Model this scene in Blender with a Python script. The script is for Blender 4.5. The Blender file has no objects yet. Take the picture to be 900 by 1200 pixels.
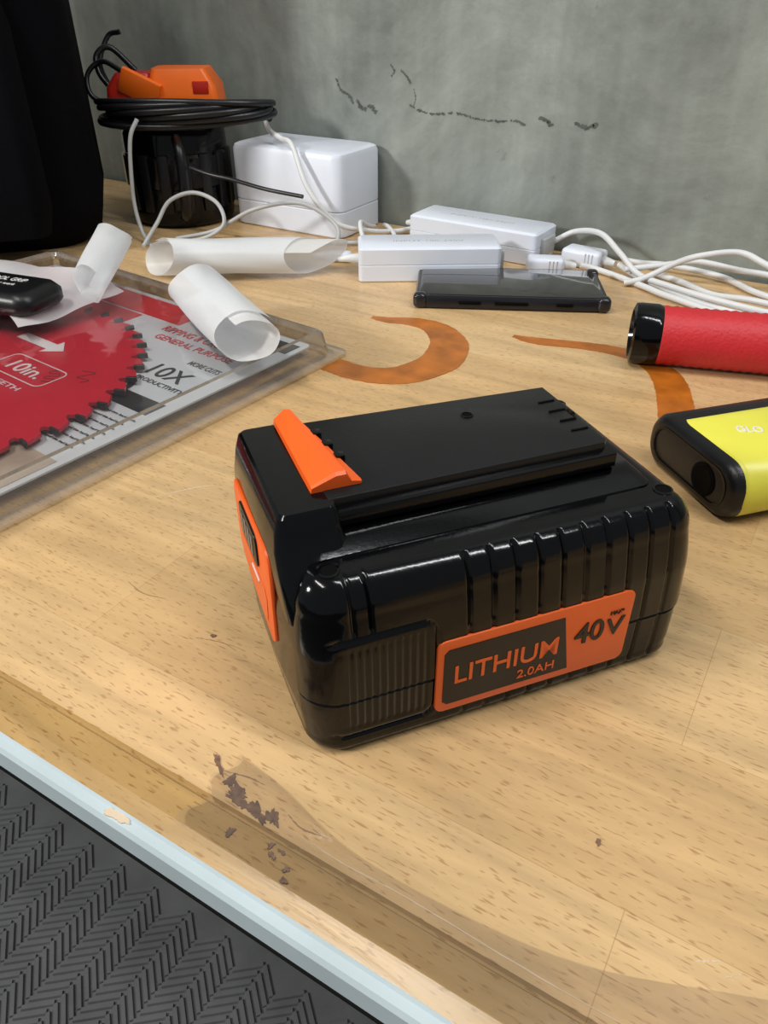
import bpy, bmesh, math, random
from mathutils import Vector, Matrix
random.seed(7)
scene = bpy.context.scene
try:
    scene.view_settings.view_transform = 'Standard'
except Exception:
    pass
R = math.radians

# ------------------------------------------------------------------ materials
def s2l(c):
    return tuple(((x/12.92) if x <= 0.04045 else ((x+0.055)/1.055)**2.4) for x in c)
def rgb(r, g, b):
    return s2l((r/255, g/255, b/255))

def base_mat(name):
    m = bpy.data.materials.new(name); m.use_nodes = True
    nt = m.node_tree
    return m, nt, nt.nodes["Principled BSDF"]

def mat(name, col, rough=0.5, metal=0.0, var=0.06, nscale=60, bump=0.0, bscale=400, coat=0.0, spec=0.5):
    m, nt, b = base_mat(name)
    N = nt.nodes; Lk = nt.links
    tc = N.new("ShaderNodeTexCoord")
    no = N.new("ShaderNodeTexNoise"); no.inputs["Scale"].default_value = nscale; no.inputs["Detail"].default_value = 4
    Lk.new(tc.outputs["Object"], no.inputs["Vector"])
    mx = N.new("ShaderNodeMix"); mx.data_type = 'RGBA'
    mx.inputs[6].default_value = (*[max(0, c*(1-var*2)) for c in col], 1)
    mx.inputs[7].default_value = (*[min(1, c*(1+var*2)) for c in col], 1)
    Lk.new(no.outputs["Fac"], mx.inputs[0])
    Lk.new(mx.outputs[2], b.inputs["Base Color"])
    b.inputs["Roughness"].default_value = rough
    b.inputs["Metallic"].default_value = metal
    b.inputs["Specular IOR Level"].default_value = spec
    b.inputs["Coat Weight"].default_value = coat
    b.inputs["Coat Roughness"].default_value = 0.08
    if bump > 0:
        n2 = N.new("ShaderNodeTexNoise"); n2.inputs["Scale"].default_value = bscale; n2.inputs["Detail"].default_value = 3
        Lk.new(tc.outputs["Object"], n2.inputs["Vector"])
        bp = N.new("ShaderNodeBump"); bp.inputs["Strength"].default_value = bump; bp.inputs["Distance"].default_value = 0.0005
        Lk.new(n2.outputs["Fac"], bp.inputs["Height"]); Lk.new(bp.outputs[0], b.inputs["Normal"])
    return m

M_black = mat("black_plastic", (0.0020, 0.0020, 0.0026), rough=0.12, var=0.1, bump=0.05, bscale=700, spec=0.32)
M_blackm = mat("black_plastic_matte", (0.005, 0.005, 0.006), rough=0.33, var=0.1, bump=0.2, bscale=1500, spec=0.4)
M_dark = mat("black_recess", (0.0015, 0.0015, 0.0015), rough=0.8, spec=0.1)
M_orange = mat("orange_plastic", (0.86, 0.115, 0.012), rough=0.38, var=0.03)
M_labelo = mat("label_orange", (0.78, 0.12, 0.02), rough=0.35, var=0.03)
M_labelb = mat("label_black", (0.006, 0.005, 0.006), rough=0.3, spec=0.35)
M_grey = mat("gauge_grey", (0.10, 0.10, 0.11), rough=0.3)
M_white = mat("white_plastic", (0.70, 0.74, 0.83), rough=0.35, var=0.02)
M_wcable = mat("white_cable", (0.66, 0.67, 0.68), rough=0.45, var=0.04)
M_gcable = mat("grey_cable", (0.42, 0.43, 0.43), rough=0.45, var=0.04)
M_bcable = mat("black_cable", (0.006, 0.006, 0.008), rough=0.35)
M_fabric = mat("black_fabric", (0.0022, 0.0022, 0.0035), rough=0.95, bump=0.8, bscale=1200, spec=0.1)
M_red = mat("red_grip", (0.52, 0.018, 0.025), rough=0.5, var=0.08, bump=0.9, bscale=500)
M_redblade = mat("red_blade_coat", (0.56, 0.006, 0.030), rough=0.38, var=0.06)
M_redprint = mat("red_print", (0.62, 0.02, 0.03), rough=0.4)
M_blackprint = mat("black_print", (0.015, 0.015, 0.018), rough=0.45)
M_whiteprint = mat("white_print", (0.78, 0.76, 0.76), rough=0.45)
M_card = mat("card_white", (0.62, 0.63, 0.66), rough=0.5, var=0.05, nscale=25)
M_cardwood = mat("card_wood_print", (0.46, 0.36, 0.28), rough=0.5, var=0.35, nscale=40)
M_yellow = mat("yellow_plastic", (0.72, 0.68, 0.075), rough=0.33, var=0.03)
M_stain = mat("orange_paint_stain", (0.42, 0.125, 0.012), rough=0.3, var=0.38, nscale=60)
M_phone = mat("phone_glass", (0.022, 0.021, 0.021), rough=0.07, coat=0.6)
M_phoneedge = mat("phone_bumper", (0.012, 0.012, 0.015), rough=0.2)
M_metal = mat("steel", (0.35, 0.35, 0.36), rough=0.3, metal=1.0)
M_edge = mat("white_edge_strip", (0.46, 0.54, 0.57), rough=0.4, var=0.08, nscale=30)
M_dkwood = mat("gouge_brown", (0.19, 0.105, 0.065), rough=0.8, var=0.45, nscale=500)
M_scr = mat("scratch_pale", (0.62, 0.50, 0.36), rough=0.6)
M_scd = mat("scratch_dark", (0.30, 0.19, 0.10), rough=0.6)
M_crack = mat("wall_crack", (0.09, 0.10, 0.09), rough=0.9, var=0.4, nscale=300)
M_redtool = mat("red_tool", (0.50, 0.02, 0.01), rough=0.35)
M_orangetool = mat("orange_tool", (0.95, 0.16, 0.01), rough=0.35, var=0.05)
M_floor = mat("floor_concrete", (0.05, 0.052, 0.052), rough=0.7, var=0.3, nscale=8)
M_mat = mat("rubber_mat", (0.125, 0.128, 0.135), rough=0.5, var=0.2, nscale=20, bump=0.3, bscale=600)

def film_mat(name, col, transp, rough=0.35):
    m, nt, b = base_mat(name); N = nt.nodes; Lk = nt.links
    b.inputs["Base Color"].default_value = (*col, 1); b.inputs["Roughness"].default_value = rough
    tr = N.new("ShaderNodeBsdfTranslucent"); tr.inputs[0].default_value = (*col, 1)
    tp = N.new("ShaderNodeBsdfTransparent")
    m1 = N.new("ShaderNodeMixShader"); m1.inputs[0].default_value = 0.35
    m2 = N.new("ShaderNodeMixShader")
    no = N.new("ShaderNodeTexNoise"); no.inputs["Scale"].default_value = 40
    mr = N.new("ShaderNodeMapRange"); mr.inputs["To Min"].default_value = max(0, transp-0.03); mr.inputs["To Max"].default_value = transp+0.03
    Lk.new(no.outputs["Fac"], mr.inputs["Value"]); Lk.new(mr.outputs[0], m2.inputs[0])
    Lk.new(b.outputs[0], m1.inputs[1]); Lk.new(tr.outputs[0], m1.inputs[2])
    Lk.new(m1.outputs[0], m2.inputs[1]); Lk.new(tp.outputs[0], m2.inputs[2])
    Lk.new(m2.outputs[0], N["Material Output"].inputs[0])
    return m
M_film = film_mat("translucent_film", (0.86, 0.88, 0.90), 0.16)

def clear_mat(milk=.13):
    m, nt, b = base_mat("clear_plastic"); N = nt.nodes; Lk = nt.links
    tp = N.new("ShaderNodeBsdfTransparent"); tp.inputs[0].default_value = (0.97, 0.975, 0.97, 1)
    gl = N.new("ShaderNodeBsdfGlossy"); gl.inputs["Roughness"].default_value = 0.08
    df = N.new("ShaderNodeBsdfDiffuse"); df.inputs[0].default_value = (0.75, 0.76, 0.76, 1)
    lw = N.new("ShaderNodeFresnel"); lw.inputs["IOR"].default_value = 1.6
    tc = N.new("ShaderNodeTexCoord"); no = N.new("ShaderNodeTexNoise"); no.inputs["Scale"].default_value = 30; no.inputs["Detail"].default_value = 2
    bp = N.new("ShaderNodeBump"); bp.inputs["Strength"].default_value = 0.6; bp.inputs["Distance"].default_value = 0.002
    Lk.new(tc.outputs["Object"], no.inputs["Vector"]); Lk.new(no.outputs["Fac"], bp.inputs["Height"])
    Lk.new(bp.outputs[0], gl.inputs["Normal"]); Lk.new(bp.outputs[0], lw.inputs["Normal"])
    m0 = N.new("ShaderNodeMixShader"); m0.inputs[0].default_value = milk
    Lk.new(tp.outputs[0], m0.inputs[1]); Lk.new(df.outputs[0], m0.inputs[2])
    mx = N.new("ShaderNodeMixShader")
    Lk.new(lw.outputs[0], mx.inputs[0]); Lk.new(m0.outputs[0], mx.inputs[1]); Lk.new(gl.outputs[0], mx.inputs[2])
    Lk.new(mx.outputs[0], N["Material Output"].inputs[0])
    return m
M_clear = clear_mat(.13); M_cleartop = clear_mat(.025)

def wood_mat(name, band=False):
    m, nt, b = base_mat(name); N = nt.nodes; Lk = nt.links
    tc = N.new("ShaderNodeTexCoord")
    br = N.new("ShaderNodeTexBrick")
    br.offset = 0.37; br.offset_frequency = 2; br.squash = 1
    br.inputs["Scale"].default_value = 1.0
    br.inputs["Brick Width"].default_value = 0.55
    br.inputs["Row Height"].default_value = 0.061
    br.inputs["Mortar Size"].default_value = 0.00018
    br.inputs["Mortar Smooth"].default_value = 0.5
    br.inputs["Bias"].default_value = 0.0
    c1 = rgb(216, 181, 132); c2 = rgb(204, 167, 117); c3 = rgb(190, 153, 106)
    br.inputs["Color1"].default_value = (*c1, 1); br.inputs["Color2"].default_value = (*c2, 1); br.inputs["Mortar"].default_value = (*c3, 1)
    Lk.new(tc.outputs["Object"], br.inputs["Vector"])
    mp = N.new("ShaderNodeMapping"); mp.inputs["Scale"].default_value = (9, 85, 10)
    Lk.new(tc.outputs["Object"], mp.inputs[0])
    n1 = N.new("ShaderNodeTexNoise"); n1.inputs["Scale"].default_value = 1; n1.inputs["Detail"].default_value = 7; n1.inputs["Distortion"].default_value = 0.8; n1.inputs["Roughness"].default_value = 0.6
    Lk.new(mp.outputs[0], n1.inputs[0])
    r1 = N.new("ShaderNodeMapRange"); r1.inputs["From Min"].default_value = 0.3; r1.inputs["From Max"].default_value = 0.7
    r1.inputs["To Min"].default_value = 0.76; r1.inputs["To Max"].default_value = 1.10
    Lk.new(n1.outputs["Fac"], r1.inputs["Value"])
    n3 = N.new("ShaderNodeTexNoise"); n3.inputs["Scale"].default_value = 6; n3.inputs["Detail"].default_value = 5
    Lk.new(tc.outputs["Object"], n3.inputs[0])
    r3 = N.new("ShaderNodeMapRange"); r3.inputs["From Min"].default_value = 0.3; r3.inputs["From Max"].default_value = 0.7
    r3.inputs["To Min"].default_value = 0.78; r3.inputs["To Max"].default_value = 1.10
    Lk.new(n3.outputs["Fac"], r3.inputs["Value"])
    mu = N.new("ShaderNodeMath"); mu.operation = 'MULTIPLY'; Lk.new(r1.outputs[0], mu.inputs[0]); Lk.new(r3.outputs[0], mu.inputs[1])
    mp2 = N.new("ShaderNodeMapping"); mp2.inputs["Scale"].default_value = (200, 1150, 50)
    Lk.new(tc.outputs["Object"], mp2.inputs[0])
    n2 = N.new("ShaderNodeTexNoise"); n2.inputs["Scale"].default_value = 1; n2.inputs["Detail"].default_value = 1.0
    Lk.new(mp2.outputs[0], n2.inputs[0])
    r2 = N.new("ShaderNodeMapRange"); r2.inputs["From Min"].default_value = 0.60; r2.inputs["From Max"].default_value = 0.70
    r2.inputs["To Min"].default_value = 0.0; r2.inputs["To Max"].default_value = 0.55
    Lk.new(n2.outputs["Fac"], r2.inputs["Value"])
    vm = N.new("ShaderNodeVectorMath"); vm.operation = 'SCALE'
    Lk.new(br.outputs["Color"], vm.inputs[0]); Lk.new(mu.outputs[0], vm.inputs["Scale"])
    mx = N.new("ShaderNodeMix"); mx.data_type = 'RGBA'
    Lk.new(r2.outputs[0], mx.inputs[0]); Lk.new(vm.outputs[0], mx.inputs[6]); mx.inputs[7].default_value = (*rgb(142, 98, 56), 1)
    if band:
        hs = N.new("ShaderNodeHueSaturation"); hs.inputs["Value"].default_value = 0.68; hs.inputs["Saturation"].default_value = 1.15
        Lk.new(mx.outputs[2], hs.inputs["Color"]); Lk.new(hs.outputs[0], b.inputs["Base Color"])
    else:
        Lk.new(mx.outputs[2], b.inputs["Base Color"])
    rr = N.new("ShaderNodeMapRange"); rr.inputs["To Min"].default_value = 0.16; rr.inputs["To Max"].default_value = 0.36
    Lk.new(n3.outputs["Fac"], rr.inputs["Value"]); Lk.new(rr.outputs[0], b.inputs["Roughness"])
    bp = N.new("ShaderNodeBump"); bp.inputs["Strength"].default_value = 0.3; bp.inputs["Distance"].default_value = 0.0005
    Lk.new(n1.outputs["Fac"], bp.inputs["Height"]); Lk.new(bp.outputs[0], b.inputs["Normal"])
    return m
M_wood = wood_mat("varnished_wood"); M_woodb = wood_mat("worn_wood_edge", True)

def wall_mat():
    m, nt, b = base_mat("painted_concrete"); N = nt.nodes; Lk = nt.links
    tc = N.new("ShaderNodeTexCoord")
    n1 = N.new("ShaderNodeTexNoise"); n1.inputs["Scale"].default_value = 6; n1.inputs["Detail"].default_value = 10; n1.inputs["Roughness"].default_value = 0.68; n1.inputs["Distortion"].default_value = 0.4
    Lk.new(tc.outputs["Object"], n1.inputs[0])
    cr = N.new("ShaderNodeValToRGB")
    e = cr.color_ramp.elements
    e[0].position = 0.32; e[0].color = (*rgb(104, 110, 104), 1)
    e[1].position = 0.70; e[1].color = (*rgb(157, 163, 156), 1)
    e2 = e.new(0.5); e2.color = (*rgb(131, 137, 131), 1)
    Lk.new(n1.outputs["Fac"], cr.inputs[0])
    mp = N.new("ShaderNodeMapping"); mp.inputs["Scale"].default_value = (70, 40, 8)
    mp.inputs["Rotation"].default_value = (0, R(35), 0)
    Lk.new(tc.outputs["Object"], mp.inputs[0])
    n4 = N.new("ShaderNodeTexNoise"); n4.inputs["Scale"].default_value = 1; n4.inputs["Detail"].default_value = 5
    Lk.new(mp.outputs[0], n4.inputs[0])
    r4 = N.new("ShaderNodeMapRange"); r4.inputs["From Min"].default_value = 0.3; r4.inputs["From Max"].default_value = 0.7
    r4.inputs["To Min"].default_value = 0.90; r4.inputs["To Max"].default_value = 1.08
    Lk.new(n4.outputs["Fac"], r4.inputs["Value"])
    vm = N.new("ShaderNodeVectorMath"); vm.operation = 'SCALE'
    Lk.new(cr.outputs[0], vm.inputs[0]); Lk.new(r4.outputs[0], vm.inputs["Scale"])
    # sparse dark scuffs
    n5 = N.new("ShaderNodeTexNoise"); n5.inputs["Scale"].default_value = 38; n5.inputs["Detail"].default_value = 6; n5.inputs["Roughness"].default_value = .7
    Lk.new(tc.outputs["Object"], n5.inputs[0])
    r5 = N.new("ShaderNodeMapRange"); r5.inputs["From Min"].default_value = 0.66; r5.inputs["From Max"].default_value = 0.74
    r5.inputs["To Min"].default_value = 0.0; r5.inputs["To Max"].default_value = 0.45
    Lk.new(n5.outputs["Fac"], r5.inputs["Value"])
    mx = N.new("ShaderNodeMix"); mx.data_type = 'RGBA'
    Lk.new(r5.outputs[0], mx.inputs[0]); Lk.new(vm.outputs[0], mx.inputs[6]); mx.inputs[7].default_value = (*rgb(78, 86, 76), 1)
    Lk.new(mx.outputs[2], b.inputs["Base Color"])
    b.inputs["Roughness"].default_value = 0.55
    n2 = N.new("ShaderNodeTexNoise"); n2.inputs["Scale"].default_value = 45; n2.inputs["Detail"].default_value = 6
    Lk.new(tc.outputs["Object"], n2.inputs[0])
    bp = N.new("ShaderNodeBump"); bp.inputs["Strength"].default_value = 0.4; bp.inputs["Distance"].default_value = 0.003
    Lk.new(n2.outputs["Fac"], bp.inputs["Height"]); Lk.new(bp.outputs[0], b.inputs["Normal"])
    return m
M_wall = wall_mat()

# ------------------------------------------------------------------ mesh helpers
def link(o, parent=None):
    scene.collection.objects.link(o)
    if parent is not None: o.parent = parent
    return o
def empty(name, loc=(0, 0, 0), rotz=0.0):
    e = bpy.data.objects.new(name, None); e.empty_display_size = 0.02
    e.location = loc; e.rotation_euler = (0, 0, rotz)
    return link(e)
def mesh(name, verts, faces, mats, parent=None, smooth=None, midx=None):
    me = bpy.data.meshes.new(name); me.from_pydata([tuple(v) for v in verts], [], faces)
    if not isinstance(mats, (list, tuple)): mats = [mats]
    for m_ in mats: me.materials.append(m_)
    if midx:
        for p_, i_ in zip(me.polygons, midx): p_.material_index = i_
    bm = bmesh.new(); bm.from_mesh(me); bmesh.ops.recalc_face_normals(bm, faces=bm.faces); bm.to_mesh(me); bm.free()
    if smooth is not None:
        for p_ in me.polygons: p_.use_smooth = True
        me.set_sharp_from_angle(angle=R(smooth))
    o = bpy.data.objects.new(name, me)
    return link(o, parent)
def setmat(o, M):
    o.matrix_local = M; return o

def rbox(name, size, mats, parent=None, bev=0.002, seg=3, loc=(0, 0, 0), rot=(0, 0, 0), smooth=35):
    bm = bmesh.new(); bmesh.ops.create_cube(bm, size=1)
    bmesh.ops.scale(bm, vec=size, verts=bm.verts)
    if bev > 0:
        bmesh.ops.bevel(bm, geom=bm.edges[:], offset=bev, segments=seg, profile=0.5, affect='EDGES')
    me = bpy.data.meshes.new(name); bm.to_mesh(me); bm.free()
    me.materials.append(mats)
    for p_ in me.polygons: p_.use_smooth = True
    me.set_sharp_from_angle(angle=R(smooth))
    o = bpy.data.objects.new(name, me); o.location = loc; o.rotation_euler = rot
    return link(o, parent)

def rr_outline(w, h, r, n=8):
    pts = []
    for cx, cy, a0 in ((w/2-r, h/2-r, 0), (-w/2+r, h/2-r, 90), (-w/2+r, -h/2+r, 180), (w/2-r, -h/2+r, 270)):
        for k in range(n+1):
            a = R(a0+90*k/n); pts.append((cx+r*math.cos(a), cy+r*math.sin(a)))
    return pts
def prism(name, pts, z0, z1, m_, parent=None, bev=0.0, smooth=35):
    bm = bmesh.new()
    vs = [bm.verts.new((x, y, z0)) for x, y in pts]
    f_ = bm.faces.new(vs)
    r_ = bmesh.ops.extrude_face_region(bm, geom=[f_])
    bmesh.ops.translate(bm, vec=(0, 0, z1-z0), verts=[g for g in r_["geom"] if isinstance(g, bmesh.types.BMVert)])
    bmesh.ops.recalc_face_normals(bm, faces=bm.faces)
    if bev > 0:
        es = [e for e in bm.edges if abs(e.verts[0].co.z-z1) < 1e-7 and abs(e.verts[1].co.z-z1) < 1e-7]
        bmesh.ops.bevel(bm, geom=es, offset=bev, segments=2, profile=0.5, affect='EDGES')
    me = bpy.data.meshes.new(name); bm.to_mesh(me); bm.free(); me.materials.append(m_)
    for p_ in me.polygons: p_.use_smooth = True
    me.set_sharp_from_angle(angle=R(smooth))
    return link(bpy.data.objects.new(name, me), parent)
def rprism(name, w, h, r, t, m_, parent=None, bev=0.0):
    return prism(name, rr_outline(w, h, r), 0, t, m_, parent, bev)
def ring(name, w, h, r, th, t, m_, parent=None):
    a = rr_outline(w, h, r); b_ = rr_outline(w-2*th, h-2*th, max(r-th, 0.0002)); n = len(a)
    V = [(x, y, 0) for x, y in a]+[(x, y, 0) for x, y in b_]+[(x, y, t) for x, y in a]+[(x, y, t) for x, y in b_]
    F = []
    for i in range(n):
        j = (i+1) % n
        F += [(i, j, n+j, n+i), (2*n+i, 2*n+j, 3*n+j, 3*n+i), (i, j, 2*n+j, 2*n+i), (n+i, n+j, 3*n+j, 3*n+i)]
    return mesh(name, V, F, m_, parent)
def lathe(name, prof, m_, parent=None, n=48, smooth=35, midx=None):
    V = []; F = []; MI = []
    for r_, z in prof:
        for k in range(n):
            a = 2*math.pi*k/n; V.append((r_*math.cos(a), r_*math.sin(a), z))
    for i in range(len(prof)-1):
        for k in range(n):
            j = (k+1) % n
            F.append((i*n+k, i*n+j, (i+1)*n+j, (i+1)*n+k)); MI.append(midx[i] if midx else 0)
    F.append(tuple(range(n))); MI.append(midx[0] if midx else 0)
    F.append(tuple((len(prof)-1)*n+k for k in range(n))); MI.append(midx[-1] if midx else 0)
    return mesh(name, V, F, m_, parent, smooth, MI)
def catmull(pts, sub=10):
    P = [Vector(p_) for p_ in pts]; P = [P[0]*2-P[1]]+P+[P[-1]*2-P[-2]]
    out = []
    for i in range(1, len(P)-2):
        for k in range(sub):
            t = k/sub; a, b_, c_, d = P[i-1], P[i], P[i+1], P[i+2]
            out.append(0.5*((2*b_)+(-a+c_)*t+(2*a-5*b_+4*c_-d)*t*t+(-a+3*b_-3*c_+d)*t**3))
    out.append(P[-2]); return out
def tube(name, pts, r, m_, parent=None, sub=10, n=10):
    P = catmull(pts, sub)
    V = []; F = []
    up = Vector((0, 0, 1)); prev = None
    for i, q in enumerate(P):
        t = (P[min(i+1, len(P)-1)]-P[max(i-1, 0)]).normalized()
        if prev is None:
            x = t.cross(up)
            if x.length < 1e-4: x = t.cross(Vector((1, 0, 0)))
        else:
            x = prev-t*prev.dot(t)
        x.normalize(); prev = x; y = t.cross(x)
        rr = r(i/(len(P)-1)) if callable(r) else r
        for k in range(n):
            a = 2*math.pi*k/n; V.append(q+x*rr*math.cos(a)+y*rr*math.sin(a))
    for i in range(len(P)-1):
        for k in range(n):
            j = (k+1) % n; F.append((i*n+k, i*n+j, (i+1)*n+j, (i+1)*n+k))
    F.append(tuple(range(n))); F.append(tuple((len(P)-1)*n+k for k in range(n)))
    return mesh(name, V, F, m_, parent, 50)
def ribbon(name, pts, widths, m_, parent=None, z0=0.0, t=0.0003, sub=12, jit=0.0):
    P = catmull([(a, b_, 0) for a, b_ in pts], sub); n = len(P); V = []; F = []
    Ws = catmull([(w, 0, 0) for w in widths], sub)
    for i, q in enumerate(P):
        tt = (P[min(i+1, n-1)]-P[max(i-1, 0)]).normalized(); nn = Vector((-tt.y, tt.x, 0)); w = max(Ws[i].x, 1e-5)
        for sgn in (1, -1):
            e = q+nn*sgn*(w/2+random.uniform(-jit, jit))
            for h in (0, 1):
                V.append((e.x, e.y, z0+h*t))
    for i in range(n-1):
        a = i*4; b_ = a+4
        F += [(a+1, b_+1, b_+3, a+3), (a, b_, b_+1, a+1), (a+2, b_+2, b_+3, a+3)]
    F += [(0, 1, 3, 2), (4*n-4, 4*n-3, 4*n-1, 4*n-2)]
    return mesh(name, V, F, m_, parent)
def blob(name, c, rx, ry, rot, m_, parent=None, z0=0.0, t=0.00025, jag=0.25, n=48):
    pts = []; ph = [random.uniform(0, 6.28) for _ in range(5)]
    for k in range(n):
        a = 2*math.pi*k/n
        q = 1+jag*(.6*math.sin(2*a+ph[0])+.5*math.sin(3*a+ph[1])+.4*math.sin(5*a+ph[2])+.3*math.sin(9*a+ph[3])+.2*math.sin(14*a+ph[4]))+random.uniform(-.04, .04)
        q = max(q, .25)
        x = rx*q*math.cos(a); y = ry*q*math.sin(a)
        pts.append((c[0]+x*math.cos(rot)-y*math.sin(rot), c[1]+x*math.sin(rot)+y*math.cos(rot)))
    return prism(name, pts, z0, z0+t, m_, parent)
def text(name, body, w, h, m_, parent, M, t=0.0003, bold=0.008):
    cu = bpy.data.curves.new(name+"_c", "FONT"); cu.body = body; cu.size = 1; cu.offset = bold; cu.extrude = 0.05; cu.resolution_u = 4
    tmp = bpy.data.objects.new(name+"_c", cu); scene.collection.objects.link(tmp)
    bpy.context.view_layer.update()
    dg = bpy.context.evaluated_depsgraph_get()
    me = bpy.data.meshes.new_from_object(tmp.evaluated_get(dg))
    bpy.data.objects.remove(tmp)
    xs = [v.co.x for v in me.vertices]; ys = [v.co.y for v in me.vertices]; zs = [v.co.z for v in me.vertices]
    x0, x1, y0, y1, z0, z1 = min(xs), max(xs), min(ys), max(ys), min(zs), max(zs)
    for v in me.vertices:
        v.co = ((v.co.x-(x0+x1)/2)/(x1-x0)*w, (v.co.y-(y0+y1)/2)/(y1-y0)*h, (v.co.z-z0)/(z1-z0)*t)
    me.materials.clear(); me.materials.append(m_)
    o = bpy.data.objects.new(name, me); link(o, parent); o.matrix_local = M
    return o
def T(x, y, z): return Matrix.Translation((x, y, z))
def mm(*a): return tuple(x/1000 for x in a)
def stack(name, levels, m_, parent, smooth=35):
    """levels: (z, x0, x1, y0, y1, corner radius) in mm"""
    V = []; F = []; n_ = 0
    for z, s0, s1, v0, v1, r in levels:
        o_ = rr_outline(s1-s0, v1-v0, r, 5); n_ = len(o_)
        V += [mm(x+(s0+s1)/2, y+(v0+v1)/2, z) for x, y in o_]
    for a in range(len(levels)-1):
        for k in range(n_):
            j = (k+1) % n_; F.append((a*n_+k, a*n_+j, (a+1)*n_+j, (a+1)*n_+k))
    F.append(tuple(range(n_))); F.append(tuple((len(levels)-1)*n_+k for k in range(n_)))
    return mesh(name, V, F, m_, parent, smooth)

# ------------------------------------------------------------------ room
BOXF = [(0, 1, 2, 3), (4, 5, 6, 7), (0, 1, 5, 4), (2, 3, 7, 6), (0, 3, 7, 4), (1, 2, 6, 5)]
wallm = mesh("wall_back", [(-2.2, .672, -.75), (2.2, .672, -.75), (2.2, .672, 1.9), (-2.2, .672, 1.9), (-2.2, .77, -.75), (2.2, .77, -.75), (2.2, .77, 1.9), (-2.2, .77, 1.9)], BOXF, M_wall)
mesh("floor", [(-2.2, -2.2, -.8), (2.2, -2.2, -.8), (2.2, .77, -.8), (-2.2, .77, -.8), (-2.2, -2.2, -.75), (2.2, -2.2, -.75), (2.2, .77, -.75), (-2.2, .77, -.75)], BOXF, M_floor)
cr = [([(-.455, .121), (-.450, .112), (-.441, .108), (-.436, .100)], .0022),
      ([(-.432, .104), (-.426, .098), (-.418, .101), (-.412, .095)], .0030),
      ([(-.376, .104), (-.364, .100), (-.35, .099), (-.33, .101), (-.31, .098), (-.292, .0975), (-.274, .099), (-.266, .096)], .0022),
      ([(-.253, .103), (-.247, .101), (-.243, .098)], .0028),
      ([(-.222, .101), (-.214, .099), (-.206, .1005)], .0042),
      ([(-.397, .135), (-.393, .130), (-.396, .126)], .0013),
      ([(-.386, .131), (-.380, .126), (-.376, .121)], .0018),
      ([(-.373, .117), (-.371, .11), (-.373, .104)], .0009)]
def chips(name, pts, w, seed, dens):
    rnd = random.Random(seed); P_ = catmull([(x, z, 0) for x, z in pts], 20); V = []; F = []
    k = 0
    while k < len(P_):
        q = P_[k]
        if rnd.random() < dens:
            m_ = rnd.randint(6, 9); b0 = len(V); L_ = rnd.uniform(.4, 1.3)*w; H_ = rnd.uniform(.25, .7)*w; an = rnd.uniform(-.6, .6)
            for e_ in range(m_):
                t_ = 2*math.pi*e_/m_; rr_ = rnd.uniform(.6, 1.2); x_ = L_*rr_*math.cos(t_); z_ = H_*rr_*math.sin(t_)
                V.append((q.x+x_*math.cos(an)-z_*math.sin(an), .672-.0003-.00001*(k % 7), q.y+rnd.uniform(-.15, .15)*w+x_*math.sin(an)+z_*math.cos(an)))
            F.append(tuple(range(b0, b0+m_)))
        k += rnd.randint(1, 3)
    if F: mesh(name, V, F, M_crack, wallm)
for i, (pp, w) in enumerate(cr):
    chips("paint_chip_%d" % i, pp, w*.8, 10+i, .8)

def build_mat():
    V = []; F = []
    def bx(cx, cy, lx, ly, ang, z0, z1, tp=0.62):
        b0 = len(V); ca, sa = math.cos(ang), math.sin(ang)
        for z, k in ((z0, 1), (z1, tp)):
            for dx, dy in ((-1, -1), (1, -1), (1, 1), (-1, 1)):
                x = dx*lx/2*(1 if z == z0 else .97); y = dy*ly/2*k
                V.append((cx+x*ca-y*sa, cy+x*sa+y*ca, z))
        F.extend([(b0+4, b0+5, b0+6, b0+7), (b0, b0+1, b0+5, b0+4), (b0+1, b0+2, b0+6, b0+5), (b0+2, b0+3, b0+7, b0+6), (b0+3, b0, b0+4, b0+7)])
    x0, x1, y0, y1 = -1.15, .15, -.45, .31
    V.extend([(x0, y0, -.75), (x1, y0, -.75), (x1, y1, -.75), (x0, y1, -.75), (x0, y0, -.738), (x1, y0, -.738), (x1, y1, -.738), (x0, y1, -.738)])
    F.extend([(4, 5, 6, 7), (0, 1, 2, 3), (0, 1, 5, 4), (1, 2, 6, 5), (2, 3, 7, 6), (3, 0, 4, 7)])
    cw = .029; pitch = .0108
    for i in range(int((x1-x0)/cw)):
        cx = x0+(i+.5)*cw; sg = 1 if i % 2 else -1
        y = y0+.02
        while y < y1-.02:
            bx(cx, y, cw*1.25, pitch*.64, sg*R(40), -.738, -.7350)
            y += pitch
    return mesh("rubber_mat", V, F, M_mat)
build_mat()

# ------------------------------------------------------------------ workbench
wb = empty("workbench", (0, 0, 0))
xa, xb = -1.25, 1.1
prof = [(.668, -.024), (.668, 0), (.0926, 0), (.0919, -.0012), (.0912, -.0012), (.0905, -.0004), (.0815, -.0010), (.0765, -.0030), (.0757, -.0040), (.0730, -.0044), (.0720, -.0060), (.0720, -.0150), (.0735, -.0190), (.0800, -.024)]
pm = [0, 0, 1, 1, 1, 1, 1, 2, 2, 2, 2, 2, 0, 0]
V = [(xa, y, z) for y, z in prof]+[(xb, y, z) for y, z in prof]; n = len(prof)
F = [(i, (i+1) % n, n+(i+1) % n, n+i) for i in range(n)]+[tuple(range(n)), tuple(range(n, 2*n))]
mesh("table_top", V, F, [M_wood, M_woodb, M_edge], wb, None, pm+[0, 0])
for i, (x, y) in enumerate([(-1.18, .13), (1.03, .13), (-1.18, .60), (1.03, .60)]):
    rbox("leg_%d" % (i+1), (.05, .05, .726), M_metal, wb, .004, 2, (x, y, -.387))
rbox("apron", (2.2, .02, .06), M_metal, wb, .003, 2, (-.075, .60, -.054))
g = M_dkwood
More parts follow.
